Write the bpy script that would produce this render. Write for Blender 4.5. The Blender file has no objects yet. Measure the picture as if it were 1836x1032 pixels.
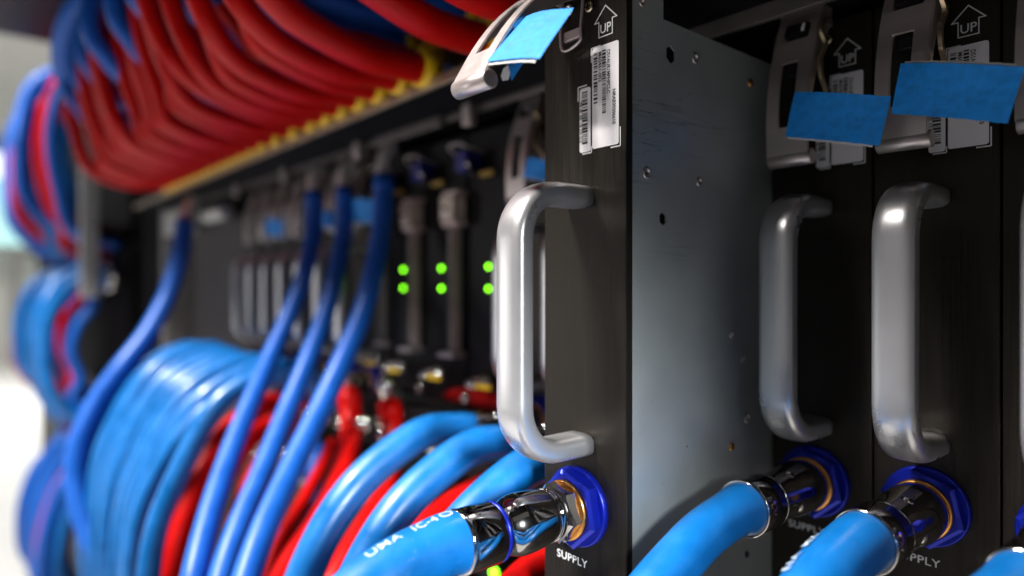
import bpy, bmesh, math, random
from mathutils import Vector, Matrix
random.seed(11)
R = math.radians
scene = bpy.context.scene
COL = scene.collection
H = 1.2                      # height of the lens above the floor; all z below are measured from the lens

# ------------------------------------------------------------------ camera
FWD = Vector((-0.7616, 0.6480, 0)).normalized()
RGT = Vector((FWD.y, -FWD.x, 0))
cam_data = bpy.data.cameras.new("camera")
cam = bpy.data.objects.new("camera", cam_data)
COL.objects.link(cam)
cam.location = (0, 0, H)
cam.rotation_euler = FWD.to_track_quat('-Z', 'Y').to_euler()
FPX = 1195.0
cam_data.sensor_width = 36.0
cam_data.lens = 36.0 * FPX / 1836.0
cam_data.shift_y = -(516 - 512) / 1836.0
cam_data.clip_start = 0.01
cam_data.clip_end = 100
cam_data.dof.use_dof = True
cam_data.dof.focus_distance = 0.312
cam_data.dof.aperture_fstop = 2.7
scene.camera = cam

# ------------------------------------------------------------------ world and light
world = bpy.data.worlds.new("World")
scene.world = world
world.use_nodes = True
world.node_tree.nodes["Background"].inputs[0].default_value = (0.8, 0.88, 1.0, 1)
world.node_tree.nodes["Background"].inputs[1].default_value = 0.012
scene.view_settings.view_transform = 'Standard'
scene.view_settings.look = 'None'
scene.view_settings.exposure = 0.0
scene.view_settings.gamma = 1.0
scene.cycles.use_denoising = True
scene.cycles.sample_clamp_indirect = 6.0
scene.cycles.sample_clamp_direct = 0.0
scene.cycles.max_bounces = 7

def area_light(name, loc, target, size, size_y, watts, color=(1, 1, 1)):
    l = bpy.data.lights.new(name, 'AREA')
    l.shape = 'RECTANGLE'; l.size = size; l.size_y = size_y; l.energy = watts; l.color = color
    o = bpy.data.objects.new(name, l); COL.objects.link(o)
    o.location = Vector(loc) + Vector((0, 0, H))
    o.rotation_euler = (Vector(target) - Vector(loc)).to_track_quat('-Z', 'Y').to_euler()
    return o
# fluorescent strips over the aisle and an added fill beam on the side panel
area_light("ceiling_lamp_aisle", (-0.80, -0.80, 1.45), (-0.5, 0.3, 0), 0.50, 0.08, 120, (1.0, 0.965, 0.92))
area_light("ceiling_lamp_front", (-2.1, -0.60, 1.5), (-1.4, 0.3, 0), 0.6, 0.10, 42, (1.0, 0.97, 0.94))
area_light("ceiling_lamp_far", (-8.0, 0.6, 2.0), (-8.0, 0.6, -1.2), 3.0, 2.0, 300, (1.0, 0.98, 0.95))
area_light("aisle_panel_lamp", (-2.35, -1.60, -0.12), (-0.23, 0.2, -0.05), 1.0, 0.9, 8.5, (1.0, 0.985, 0.98))
lr = area_light("side_panel_fill", (0.36, -0.04, 0.10), (-0.203, 0.183, -0.085), 0.10, 0.10, 0.17, (0.93, 0.98, 1.0))
lr.data.spread = R(20)

# ------------------------------------------------------------------ projection helpers (photo pixel -> point on a real plane)
def ray(px, py):
    return FWD + RGT * ((px - 918) / FPX) + Vector((0, 0, (512 - py) / FPX))
def onY(px, py, Y):
    r = ray(px, py); return r * (Y / r.y)
def onX(px, py, X):
    r = ray(px, py); return r * (X / r.x)
def atD(px, py, d):
    return ray(px, py) * d

# ------------------------------------------------------------------ materials
MATS = {}
def mat(name, color, metallic=0.0, rough=0.5, var=0.0, scale=40.0, bump=0.0, stretch=(1, 1, 1), emit=None, coat=0.0,
        rvar=0.0, trans=0.0, aniso=0.0, alpha=1.0, spec=0.5, specks=0.0):
    if name in MATS: return MATS[name]
    m = bpy.data.materials.new(name); m.use_nodes = True
    nt = m.node_tree; b = nt.nodes["Principled BSDF"]
    b.inputs['Base Color'].default_value = (*color, 1)
    b.inputs['Metallic'].default_value = metallic
    b.inputs['Roughness'].default_value = rough
    b.inputs['Specular IOR Level'].default_value = spec
    b.inputs['Coat Weight'].default_value = coat
    b.inputs['Coat Roughness'].default_value = 0.12
    b.inputs['Transmission Weight'].default_value = trans
    b.inputs['Anisotropic'].default_value = aniso
    if emit:
        b.inputs['Emission Color'].default_value = (*emit[0], 1)
        b.inputs['Emission Strength'].default_value = emit[1]
    if var or bump or rvar or specks:
        tc = nt.nodes.new('ShaderNodeTexCoord')
        mp = nt.nodes.new('ShaderNodeMapping'); mp.inputs['Scale'].default_value = stretch
        nt.links.new(tc.outputs['Object'], mp.inputs[0])
        nz = nt.nodes.new('ShaderNodeTexNoise'); nz.inputs['Scale'].default_value = scale
        nz.inputs['Detail'].default_value = 6.0
        nt.links.new(mp.outputs[0], nz.inputs['Vector'])
        if var or specks:
            mr = nt.nodes.new('ShaderNodeMapRange')
            mr.inputs['From Min'].default_value = 0.3; mr.inputs['From Max'].default_value = 0.7
            mr.inputs['To Min'].default_value = 1 - var; mr.inputs['To Max'].default_value = 1 + var
            nt.links.new(nz.outputs[0], mr.inputs[0])
            mx = nt.nodes.new('ShaderNodeVectorMath'); mx.operation = 'SCALE'
            mx.inputs[0].default_value = color
            nt.links.new(mr.outputs[0], mx.inputs['Scale'])
            last = mx.outputs[0]
            if specks:
                n2 = nt.nodes.new('ShaderNodeTexNoise'); n2.inputs['Scale'].default_value = 900.0
                n2.inputs['Detail'].default_value = 2.0
                nt.links.new(tc.outputs['Object'], n2.inputs['Vector'])
                r2 = nt.nodes.new('ShaderNodeMapRange')
                r2.inputs['From Min'].default_value = 0.70; r2.inputs['From Max'].default_value = 0.76
                r2.inputs['To Max'].default_value = specks
                nt.links.new(n2.outputs[0], r2.inputs[0])
                mm = nt.nodes.new('ShaderNodeMix'); mm.data_type = 'RGBA'
                nt.links.new(r2.outputs[0], mm.inputs[0]); nt.links.new(last, mm.inputs[6])
                mm.inputs[7].default_value = (0.75, 0.8, 0.85, 1)
                last = mm.outputs[2]
            nt.links.new(last, b.inputs['Base Color'])
        if rvar:
            mr = nt.nodes.new('ShaderNodeMapRange')
            mr.inputs['From Min'].default_value = 0.3; mr.inputs['From Max'].default_value = 0.7
            mr.inputs['To Min'].default_value = max(0.02, rough - rvar); mr.inputs['To Max'].default_value = rough + rvar
            nt.links.new(nz.outputs[0], mr.inputs[0]); nt.links.new(mr.outputs[0], b.inputs['Roughness'])
        if bump:
            bp = nt.nodes.new('ShaderNodeBump'); bp.inputs['Strength'].default_value = bump
            bp.inputs['Distance'].default_value = 0.0006
            nt.links.new(nz.outputs[0], bp.inputs['Height']); nt.links.new(bp.outputs[0], b.inputs['Normal'])
    MATS[name] = m
    return m

M_PLATE = mat('anodised_plate', (0.029, 0.024, 0.019), 0.7, 0.40, 0.16, 60, 0.10, (14, 14, 0.35), rvar=0.08)
M_BLACK = mat('black_metal', (0.008, 0.007, 0.008), 0.0, 0.5, 0.3, 30, spec=0.2)
M_MATTE = mat('black_matte', (0.004, 0.004, 0.005), 0.0, 0.7, spec=0.12)
M_ALU = mat('satin_aluminium', (0.62, 0.61, 0.62), 0.78, 0.30, 0.03, 45, 0.0, rvar=0.04)
M_CHROME = mat('dark_chrome', (0.55, 0.53, 0.52), 1.0, 0.09, 0.06, 120, 0.02, rvar=0.04)
M_STEEL = mat('stamped_steel', (0.58, 0.51, 0.49), 0.80, 0.38, 0.06, 90, 0.0, rvar=0.04)
M_CLIP = mat('spring_steel', (0.50, 0.38, 0.24), 0.9, 0.3, 0.1, 200)
M_BRASS = mat('brass', (0.75, 0.36, 0.10), 1.0, 0.28, 0.2, 300, 0.2)
M_SCREW = mat('zinc_screw', (0.55, 0.48, 0.32), 1.0, 0.25, 0.2, 300)
M_ANOBLUE = mat('anodised_blue', (0.007, 0.018, 0.36), 0.55, 0.30, 0.1, 150)
M_WHITE = mat('printed_white', (0.72, 0.72, 0.72), 0, 0.6)
M_STICKER = mat('sticker_paper', (0.80, 0.77, 0.79), 0, 0.5, 0.03, 80)
M_INK = mat('black_ink', (0.015, 0.015, 0.018), 0, 0.6)
M_TAPE = mat('painters_tape', (0.006, 0.26, 0.78), 0, 0.62, 0.14, 260, 0.5, (1, 1, 1))
M_HBLUE = mat('light_blue_rubber', (0.002, 0.125, 0.40), 0, 0.36, 0.18, 55, 0.16, rvar=0.12, coat=0.10, specks=0.15)
M_HDARK = mat('royal_blue_rubber', (0.006, 0.098, 0.46), 0, 0.42, 0.12, 60, 0.12, rvar=0.08, coat=0.0, specks=0.12, spec=0.4)
M_HRED = mat('red_rubber', (0.50, 0.004, 0.003), 0, 0.34, 0.12, 60, 0.12, rvar=0.07, coat=0.0, spec=0.16)
M_YELLOW = mat('yellow_plastic', (0.90, 0.58, 0.01), 0, 0.4, 0.1, 200)
M_SILVER = mat('silver_fitting', (0.80, 0.78, 0.73), 0.95, 0.14, 0.1, 200)
M_ELBOW = mat('cast_fitting', (0.66, 0.65, 0.62), 0.35, 0.3, 0.1, 200)
M_RAIL = mat('rail_metal', (0.22, 0.19, 0.185), 0.8, 0.40, 0.12, 90)
M_TAN = mat('brushed_shelf', (0.42, 0.34, 0.24), 0.75, 0.38, 0.12, 60)
M_GREY = mat('grey_paint', (0.20, 0.19, 0.19), 0.2, 0.5, 0.08, 50)
M_LED = mat('green_led', (0.1, 0.8, 0.02), 0, 0.4, emit=((0.22, 1.0, 0.01), 7.0))
M_CLEAR = mat('clear_plastic', (0.75, 0.62, 0.52), 0.15, 0.2, 0.3, 300, 0.4, trans=0.35)
M_STRIP = mat('bronze_strip', (0.58, 0.46, 0.42), 0.4, 0.35, 0.15, 80)
M_FLOOR = mat('floor_vinyl', (0.78, 0.77, 0.75), 0, 0.35, 0.04, 3)
M_WALL = mat('white_wall', (0.80, 0.79, 0.75), 0, 0.7, 0.03, 2)
M_CEIL = mat('ceiling_tile', (0.55, 0.55, 0.52), 0, 0.8, 0.05, 3)

def panel_material():
    m = bpy.data.materials.new('galvanised_sheet'); m.use_nodes = True
    nt = m.node_tree; b = nt.nodes["Principled BSDF"]; N = nt.nodes.new; L = nt.links.new
    tc = N('ShaderNodeTexCoord')
    n1 = N('ShaderNodeTexNoise'); n1.inputs['Scale'].default_value = 26; n1.inputs['Detail'].default_value = 8
    L(tc.outputs['Object'], n1.inputs['Vector'])
    cr = N('ShaderNodeMapRange'); cr.inputs['From Min'].default_value = .3; cr.inputs['From Max'].default_value = .7
    cr.inputs['To Min'].default_value = .9; cr.inputs['To Max'].default_value = 1.08
    L(n1.outputs[0], cr.inputs[0])
    # long thin handling scratches, near horizontal
    mp = N('ShaderNodeMapping'); mp.inputs['Scale'].default_value = (1, 3, 75); mp.inputs['Rotation'].default_value = (R(14), 0, 0)
    L(tc.outputs['Object'], mp.inputs[0])
    n2 = N('ShaderNodeTexNoise'); n2.inputs['Scale'].default_value = 3.0; n2.inputs['Detail'].default_value = 3; n2.inputs['Distortion'].default_value = .5
    L(mp.outputs[0], n2.inputs['Vector'])
    sb = N('ShaderNodeMath'); sb.operation = 'SUBTRACT'; sb.inputs[1].default_value = 0.5; L(n2.outputs[0], sb.inputs[0])
    ab = N('ShaderNodeMath'); ab.operation = 'ABSOLUTE'; L(sb.outputs[0], ab.inputs[0])
    sc = N('ShaderNodeMapRange'); sc.inputs['From Min'].default_value = 0.0; sc.inputs['From Max'].default_value = 0.011
    sc.inputs['To Min'].default_value = 0.45; sc.inputs['To Max'].default_value = 1.0
    L(ab.outputs[0], sc.inputs[0])
    n3 = N('ShaderNodeTexNoise'); n3.inputs['Scale'].default_value = 9.0; L(tc.outputs['Object'], n3.inputs['Vector'])
    mk = N('ShaderNodeMapRange'); mk.inputs['From Min'].default_value = .50; mk.inputs['From Max'].default_value = .58; L(n3.outputs[0], mk.inputs[0])
    mxs = N('ShaderNodeMix'); mxs.data_type = 'FLOAT'; mxs.inputs[2].default_value = 1.0
    L(mk.outputs[0], mxs.inputs[0]); L(sc.outputs[0], mxs.inputs[3])
    # tiny dark pits
    n4 = N('ShaderNodeTexNoise'); n4.inputs['Scale'].default_value = 330; L(tc.outputs['Object'], n4.inputs['Vector'])
    pt = N('ShaderNodeMapRange'); pt.inputs['From Min'].default_value = .74; pt.inputs['From Max'].default_value = .78
    pt.inputs['To Min'].default_value = 1; pt.inputs['To Max'].default_value = .4; L(n4.outputs[0], pt.inputs[0])
    a = N('ShaderNodeMath'); a.operation = 'MULTIPLY'; L(cr.outputs[0], a.inputs[0]); L(mxs.outputs[0], a.inputs[1])
    a2 = N('ShaderNodeMath'); a2.operation = 'MULTIPLY'; L(a.outputs[0], a2.inputs[0]); L(pt.outputs[0], a2.inputs[1])
    v = N('ShaderNodeVectorMath'); v.operation = 'SCALE'; v.inputs[0].default_value = (0.44, 0.47, 0.47); L(a2.outputs[0], v.inputs['Scale'])
    L(v.outputs[0], b.inputs['Base Color'])
    b.inputs['Metallic'].default_value = 0.55
    rr = N('ShaderNodeMapRange'); rr.inputs['From Min'].default_value = .3; rr.inputs['From Max'].default_value = .7
    rr.inputs['To Min'].default_value = .36; rr.inputs['To Max'].default_value = .46; L(n1.outputs[0], rr.inputs[0])
    L(rr.outputs[0], b.inputs['Roughness'])
    return m
M_PANEL = panel_material()

# ------------------------------------------------------------------ mesh helpers
class MB:
    def __init__(s): s.v = []; s.f = []; s.sm = []
    def add(s, vs, fs, smooth=False):
        n = len(s.v); s.v += [Vector(v) for v in vs]
        s.f += [tuple(i + n for i in f) for f in fs]; s.sm += [smooth] * len(fs); return s
    def box(s, lo, hi, bev=0.0):
        x0, y0, z0 = lo; x1, y1, z1 = hi
        if bev > 0:
            bm = bmesh.new(); bmesh.ops.create_cube(bm, size=1)
            for v in bm.verts:
                v.co = Vector(((x0 + x1) / 2 + v.co.x * (x1 - x0), (y0 + y1) / 2 + v.co.y * (y1 - y0), (z0 + z1) / 2 + v.co.z * (z1 - z0)))
            bmesh.ops.bevel(bm, geom=bm.edges[:] , offset=bev, segments=2, affect='EDGES', profile=.5)
            bm.verts.index_update()
            s.add([v.co.copy() for v in bm.verts], [[v.index for v in f.verts] for f in bm.faces]); bm.free(); return s
        vs = [(x0,y0,z0),(x1,y0,z0),(x1,y1,z0),(x0,y1,z0),(x0,y0,z1),(x1,y0,z1),(x1,y1,z1),(x0,y1,z1)]
        return s.add(vs, [(0,3,2,1),(4,5,6,7),(0,1,5,4),(1,2,6,5),(2,3,7,6),(3,0,4,7)])
    def tube(s, pts, rad, seg=16, cap=True):
        """round tube along points; rad a number or a list"""
        n = len(pts); rads = rad if isinstance(rad, (list, tuple)) else [rad] * n
        T = []
        for i in range(n):
            a = pts[max(i - 1, 0)]; b = pts[min(i + 1, n - 1)]
            T.append((b - a).normalized())
        up = Vector((0, 0, 1)) if abs(T[0].z) < .9 else Vector((1, 0, 0))
        nn = (up - T[0] * up.dot(T[0])).normalized(); vs = []
        for i in range(n):
            nn = (nn - T[i] * nn.dot(T[i])).normalized(); bb = T[i].cross(nn)
            for k in range(seg):
                a = 2 * math.pi * k / seg
                vs.append(pts[i] + (nn * math.cos(a) + bb * math.sin(a)) * rads[i])
        fs = []
        for i in range(n - 1):
            for k in range(seg):
                k2 = (k + 1) % seg
                fs.append((i * seg + k, i * seg + k2, (i + 1) * seg + k2, (i + 1) * seg + k))
        s.add(vs, fs, True)
        if cap:
            s.add([vs[k] for k in range(seg)], [tuple(reversed(range(seg)))])
            s.add([vs[(n - 1) * seg + k] for k in range(seg)], [tuple(range(seg))])
        return s
    def lathe(s, c, axis, prof, seg=32, smooth=True, phase=0.0):
        """prof: (distance along axis, radius); radius jumps are separate rings"""
        axis = Vector(axis).normalized(); c = Vector(c)
        up = Vector((0, 0, 1)) if abs(axis.z) < .9 else Vector((1, 0, 0))
        u = (up - axis * up.dot(axis)).normalized(); w = axis.cross(u)
        def ring(d, r): return [c + axis * d + (u * math.cos(2 * math.pi * k / seg + phase) + w * math.sin(2 * math.pi * k / seg + phase)) * r for k in range(seg)]
        for (d0, r0), (d1, r1) in zip(prof[:-1], prof[1:]):
            flat = abs(d1 - d0) < 1e-5 * 1 or abs(r1 - r0) > 3 * abs(d1 - d0)
            s.add(ring(d0, r0) + ring(d1, r1), [(k, (k + 1) % seg, seg + (k + 1) % seg, seg + k) for k in range(seg)], smooth and not flat)
        s.add(ring(*prof[0]), [tuple(reversed(range(seg)))]); s.add(ring(*prof[-1]), [tuple(range(seg))])
        return s
    def ball(s, c, r, seg=12):
        c = Vector(c); vs = []; fs = []
        for i in range(seg // 2 + 1):
            th = math.pi * i / (seg // 2)
            for k in range(seg):
                ph = 2 * math.pi * k / seg
                vs.append(c + Vector((math.sin(th) * math.cos(ph), math.sin(th) * math.sin(ph), math.cos(th))) * r)
        for i in range(seg // 2):
            for k in range(seg):
                fs.append((i * seg + k, (i + 1) * seg + k, (i + 1) * seg + (k + 1) % seg, i * seg + (k + 1) % seg))
        return s.add(vs, fs, True)
    def mesh(s, name, origin, material):
        me = bpy.data.meshes.new(name)
        o = Vector(origin)
        me.from_pydata([tuple(v - o) for v in s.v], [], s.f); me.update()
        me.polygons.foreach_set('use_smooth', s.sm)
        bm = bmesh.new(); bm.from_mesh(me)
        if len(bm.verts) < 60000:
            bmesh.ops.remove_doubles(bm, verts=bm.verts[:], dist=1e-6)
            bmesh.ops.recalc_face_normals(bm, faces=bm.faces[:])
        bm.to_mesh(me); bm.free()
        me.materials.append(material)
        return me

def link(name, me, parent=None, loc=None):
    o = bpy.data.objects.new(name, me); COL.objects.link(o)
    if parent: o.parent = parent
    if loc is not None: o.location = loc
    return o
def tag(o, label=None, cat=None, group=None, kind=None):
    if label: o['label'] = label
    if cat: o['category'] = cat
    if group: o['group'] = group
    if kind: o['kind'] = kind
    return o
class Thing:
    """an Empty at O that parents parts; geometry is given in rack coordinates"""
    def __init__(s, name, O, label, cat, group=None):
        s.O = Vector(O)
        s.root = link(name, None, loc=s.O + Vector((0, 0, H))); s.root.empty_display_size = .02
        tag(s.root, label, cat, group)
    def part(s, name, mb, material, parent=None, label=None):
        me = mb if isinstance(mb, bpy.types.Mesh) else mb.mesh(name, s.O, material)
        o = link(name, me, parent or s.root)
        if label: o['label'] = label
        return o
def solo(name, mb, material, O, label, cat, group=None, kind=None):
    o = link(name, mb.mesh(name, O, material), loc=Vector(O) + Vector((0, 0, H)))
    return tag(o, label, cat, group, kind)
def copy_tree(o, parent=None):
    c = o.copy(); COL.objects.link(c)
    if parent: c.parent = parent
    for ch in list(o.children): copy_tree(ch, c)
    return c

def flat_shape(outlines, thick, material, to3d, bevel=0.0):
    """2-D outlines (first the edge, then holes) filled and extruded, mapped by to3d(u,v,w)"""
    cu = bpy.data.curves.new('tmp', 'CURVE'); cu.dimensions = '2D'; cu.fill_mode = 'BOTH'
    cu.extrude = thick / 2; cu.bevel_depth = bevel
    for ol in outlines:
        sp = cu.splines.new('POLY'); sp.points.add(len(ol) - 1)
        for p, (u, v) in zip(sp.points, ol): p.co = (u, v, 0, 1)
        sp.use_cyclic_u = True
    ob = bpy.data.objects.new('tmp', cu)
    me = bpy.data.meshes.new_from_object(ob)
    bpy.data.objects.remove(ob); bpy.data.curves.remove(cu)
    mb = MB()
    vs = [to3d(v.co.x, v.co.y, v.co.z) for v in me.vertices]
    mb.add(vs, [tuple(p.vertices) for p in me.polygons])
    bpy.data.meshes.remove(me)
    return mb
def text_mb(txt, size, to3d, bold=0.0, space=1.0):
    cu = bpy.data.curves.new('tmp', 'FONT'); cu.body = txt; cu.size = size; cu.offset = bold
    cu.space_character = space; cu.align_x = 'LEFT'; cu.resolution_u = 3
    ob = bpy.data.objects.new('tmp', cu)
    me = bpy.data.meshes.new_from_object(ob)
    bpy.data.objects.remove(ob); bpy.data.curves.remove(cu)
    mb = MB(); mb.add([to3d(v.co.x, v.co.y, 0) for v in me.vertices], [tuple(p.vertices) for p in me.polygons])
    w = max((v.co.x for v in me.vertices), default=0)
    bpy.data.meshes.remove(me)
    return mb
def circle(cx, cy, r, n=20): return [(cx + r * math.cos(2 * math.pi * k / n), cy + r * math.sin(2 * math.pi * k / n)) for k in range(n)]
def rrect(x0, y0, x1, y1, r, n=5):
    pts = []
    for cx, cy, a0 in ((x1 - r, y1 - r, 0), (x0 + r, y1 - r, 90), (x0 + r, y0 + r, 180), (x1 - r, y0 + r, 270)):
        for k in range(n + 1):
            a = R(a0 + 90 * k / n); pts.append((cx + r * math.cos(a), cy + r * math.sin(a)))
    return pts
def spline(ctrl, per=10):
    P = [Vector(p) for p in ctrl]; P = [P[0] * 2 - P[1]] + P + [P[-1] * 2 - P[-2]]; out = []
    for i in range(1, len(P) - 2):
        p0, p1, p2, p3 = P[i - 1:i + 3]
        for k in range(per):
            t = k / per
            out.append(0.5 * ((2 * p1) + (p2 - p0) * t + (2 * p0 - 5 * p1 + 4 * p2 - p3) * t * t + (3 * p1 - p0 - 3 * p2 + p3) * t ** 3))
    out.append(P[-2]); return out

ORD = ['first', 'second', 'third', 'fourth', 'fifth', 'sixth', 'seventh', 'eighth', 'ninth', 'tenth', 'eleventh', 'twelfth', 'thirteenth',
       'fourteenth', 'fifteenth', 'sixteenth', 'seventeenth', 'eighteenth', 'nineteenth', 'twentieth', 'twenty-first', 'twenty-second',
       'twenty-third', 'twenty-fourth', 'twenty-fifth', 'twenty-sixth', 'twenty-seventh', 'twenty-eighth', 'twenty-ninth', 'thirtieth']

# ------------------------------------------------------------------ rack layout
YF = 0.375          # front face of the seated blades
YE = 0.242          # front face of the blade that is pulled out
PITCH = 0.0565
XE = -0.2300        # centre of the pulled-out blade
HW = PITCH / 2 - 0.0004
ZB, ZT = -0.30, 0.147
PORT = (-0.0030, -0.110)     # centre of the supply port on a blade (x from the blade centre, z)

# ------------------------------------------------------------------ setting: floor, ceiling, walls
def structure(name, mb, m): return tag(link(name, mb.mesh(name, (0, 0, -H), m), loc=(0, 0, 0)), kind='structure')
structure('floor', MB().box((-14, -1.7, -H - .05), (3, 5, -H)), M_FLOOR)
structure('ceiling', MB().box((-14, -1.7, 2.5), (3, 5, 2.55)), M_CEIL)
structure('wall_far', MB().box((-14.1, -1.7, -H), (-14, 5, 2.5)), M_WALL)
structure('wall_aisle', MB().box((-14, -1.75, -H), (3, -1.7, 2.5)), mat('aisle_wall', (0.09, 0.092, 0.10), 0, .6, .05, 3))

# ------------------------------------------------------------------ the blade
def face_pt(px, py):
    """photo pixel on the pulled-out blade's face -> (x, z) from the blade's centre line"""
    p = onY(px, py, YE); return (p.x - XE, p.z)

def bar_handle_mb(O, cx=-0.002, ztop=0.0440, zbot=-0.0785, out=0.0430, w=0.0190, th=0.0112, rc=0.023):
    pts = []
    def arc(cy, cz, a0, a1, n=10):
        for k in range(n + 1):
            a = R(a0 + (a1 - a0) * k / n); pts.append((cy + rc * math.cos(a), cz + rc * math.sin(a)))
    pts.append((0.0005, ztop)); pts.append((-0.006, ztop)); pts.append((-(out - rc) + .001, ztop))
    arc(-(out - rc), ztop - rc, 90, 180)
    for k in range(1, 6): pts.append((-out, ztop - rc + (zbot - ztop + 2 * rc) * k / 6))
    arc(-(out - rc), zbot + rc, 180, 270)
    pts.append((-0.006, zbot)); pts.append((0.0005, zbot))
    P = [Vector((0, y, z)) for y, z in pts]; n = len(P); seg = 28; vs = []; fs = []
    for i in range(n):
        T = (P[min(i + 1, n - 1)] - P[max(i - 1, 0)]).normalized(); N = Vector((0, -T.z, T.y))
        for k in range(seg):
            a = 2 * math.pi * k / seg; c, s_ = math.cos(a), math.sin(a); e = 2 / 3.1
            u = math.copysign(abs(c) ** e, c) * w / 2; v = math.copysign(abs(s_) ** e, s_) * th / 2
            vs.append(Vector(O) + Vector((cx, 0, 0)) + P[i] + Vector((u, 0, 0)) + N * v)
    for i in range(n - 1):
        for k in range(seg):
            fs.append((i * seg + k, i * seg + (k + 1) % seg, (i + 1) * seg + (k + 1) % seg, (i + 1) * seg + k))
    mb = MB(); mb.add(vs, fs, True); mb.add(vs[:seg], [tuple(range(seg))]); mb.add(vs[-seg:], [tuple(range(seg))])
    return mb

def bars(u0, u1, v0, v1, n, to3d, seed):
    rnd = random.Random(seed); mb = MB(); v = v0; d = 1 if v1 > v0 else -1; L = abs(v1 - v0); x = 0
    unit = L / n
    while x < L - unit * 2:
        w = unit * rnd.choice([1, 1, 1, 2, 2, 3]); g = unit * rnd.choice([1, 1, 1.6, 2.4])
        a, b = v0 + d * x, v0 + d * min(x + w, L)
        mb.add([to3d(u0, a, 0), to3d(u1, a, 0), to3d(u1, b, 0), to3d(u0, b, 0)], [(0, 1, 2, 3)])
        x += w + g
    return mb

def lever(T, O, tilt, parent_label=None):
    """stamped latch lever; O hinge point in rack coordinates, tilt opens it away from the plate"""
    cx = -0.0055; L = 0.082; ht = 0.0118
    ct, st = math.cos(tilt), math.sin(tilt)
    def to3(u, v, w):   # u across, v down the lever (0 hinge .. L), w outward
        # gentle outward bow of the sheet
        ww = w + 0.010 * math.sin(math.pi * min(max(v / L, 0), 1)) * 0.6
        y = -(ww * ct + v * st); z = -(v * ct) + ww * st
        return Vector(O) + Vector((cx + u, y, z))
    wt = lambda v: ht - 0.0008 * v / L
    N = 16
    out = [(wt(0) * -1, -0.004)] + [(-wt(L * k / N) , L * k / N) for k in range(N + 1)]
    out += [(wt(L * k / N), L * k / N) for k in range(N, -1, -1)] + [(wt(0), -0.004)]
    slot = rrect(-0.0046, 0.030, 0.0042, 0.066, 0.002)
    win = rrect(-0.0068, 0.006, 0.0072, 0.0155, 0.001)
    # grid sheet with openings (so it can bow): cut rows and columns at the opening edges
    us = sorted({-ht, -0.0105, -0.0068, -0.0046, 0.0, 0.0042, 0.0072, 0.0105, ht}); vsn = sorted({-0.004, 0.0, 0.006, 0.0155, 0.022, 0.030, 0.036, 0.042, 0.048, 0.054, 0.060, 0.066, 0.072, 0.078, L})
    def hole(u, v): return (-0.0046 < u < 0.0042 and 0.030 < v < 0.066) or (-0.0068 < u < 0.0072 and 0.006 < v < 0.0155)
    th = 0.0016; bm = bmesh.new(); V = {}
    def gv(u, v, w):
        k = (round(u, 5), round(v, 5), round(w, 5))
        if k not in V: V[k] = bm.verts.new(to3(u, v, w))
        return V[k]
    cells = {(i, j) for i in range(len(us) - 1) for j in range(len(vsn) - 1) if not hole((us[i] + us[i + 1]) / 2, (vsn[j] + vsn[j + 1]) / 2)}
    for i, j in cells:
        q = [(us[i], vsn[j]), (us[i + 1], vsn[j]), (us[i + 1], vsn[j + 1]), (us[i], vsn[j + 1])]
        bm.faces.new([gv(u, v, th) for u, v in q]); bm.faces.new([gv(u, v, 0) for u, v in reversed(q)])
        for (di, dj, a, b) in ((0, -1, 0, 1), (1, 0, 1, 2), (0, 1, 2, 3), (-1, 0, 3, 0)):
            if (i + di, j + dj) not in cells:
                (u0, v0), (u1, v1) = q[a], q[b]
                bm.faces.new([gv(u0, v0, th), gv(u0, v0, 0), gv(u1, v1, 0), gv(u1, v1, th)])
    bm.normal_update()
    es = [e for e in bm.edges if len(e.link_faces) == 2 and e.calc_face_angle(0) > R(60)]
    bmesh.ops.bevel(bm, geom=es, offset=0.0005, segments=2, affect='EDGES')
    bm.verts.index_update()
    mb = MB(); mb.add([v.co.copy() for v in bm.verts], [[v.index for v in f.verts] for f in bm.faces]); bm.free()
    # side flanges
    for s_ in (-1, 1):
        for k in range(8):
            v0, v1 = L * .04 + L * .62 * k / 8, L * .04 + L * .62 * (k + 1) / 8
            d0 = 0.009 * (1 - k / 8) + 0.002; d1 = 0.009 * (1 - (k + 1) / 8) + 0.002
            a, b = s_ * (ht - .0012), s_ * (ht + .0001)
            q = [to3(a, v0, 0.0004), to3(b, v0, 0.0004), to3(b, v1, 0.0004), to3(a, v1, 0.0004), to3(a, v0, -d0), to3(b, v0, -d0), to3(b, v1, -d1), to3(a, v1, -d1)]
            mb.add(q, [(0,1,2,3),(4,7,6,5),(0,4,5,1),(1,5,6,2),(2,6,7,3),(3,7,4,0)])
    lev = T.part('latch', mb, M_STEEL)
    roll = MB()
    a, b = to3(-ht + .0004, L, -0.0022), to3(ht + .0010, L, -0.0022)
    roll.lathe(a, b - a, [(0, 0.0036), (0.0004, 0.0042), ((b - a).length - .0004, 0.0042), ((b - a).length, 0.0036)], 24)
    T.part('rolled_lip', roll, M_STEEL, lev)
    btn = MB(); 
    q = lambda u0, u1, v0, v1, w0, w1: btn.add([to3(u, v, w) for w in (w0, w1) for u, v in ((u0, v0), (u1, v0), (u1, v1), (u0, v1))], [(0,3,2,1),(4,5,6,7),(0,1,5,4),(1,2,6,5),(2,3,7,6),(3,0,4,7)])
    q(-0.0060, 0.0064, 0.0062, 0.0135, -0.006, 0.0028)
    for k in range(4): q(-0.0045 + .001 * k, -0.0040 + .001 * k, 0.0065, 0.0130, 0.0028, 0.0033)
    T.part('release_button', btn, mat('button_metal', (0.07, 0.06, 0.06), .8, .3), lev)
    hl = MB()
    for k in range(3): hl.box(to3(0.0042, 0.0078 + .0017 * k, 0.0028) - Vector((.0007, .0004, .0006)), to3(0.0042, 0.0078 + .0017 * k, 0.0028) + Vector((.0007, .0004, .0006)))
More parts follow.
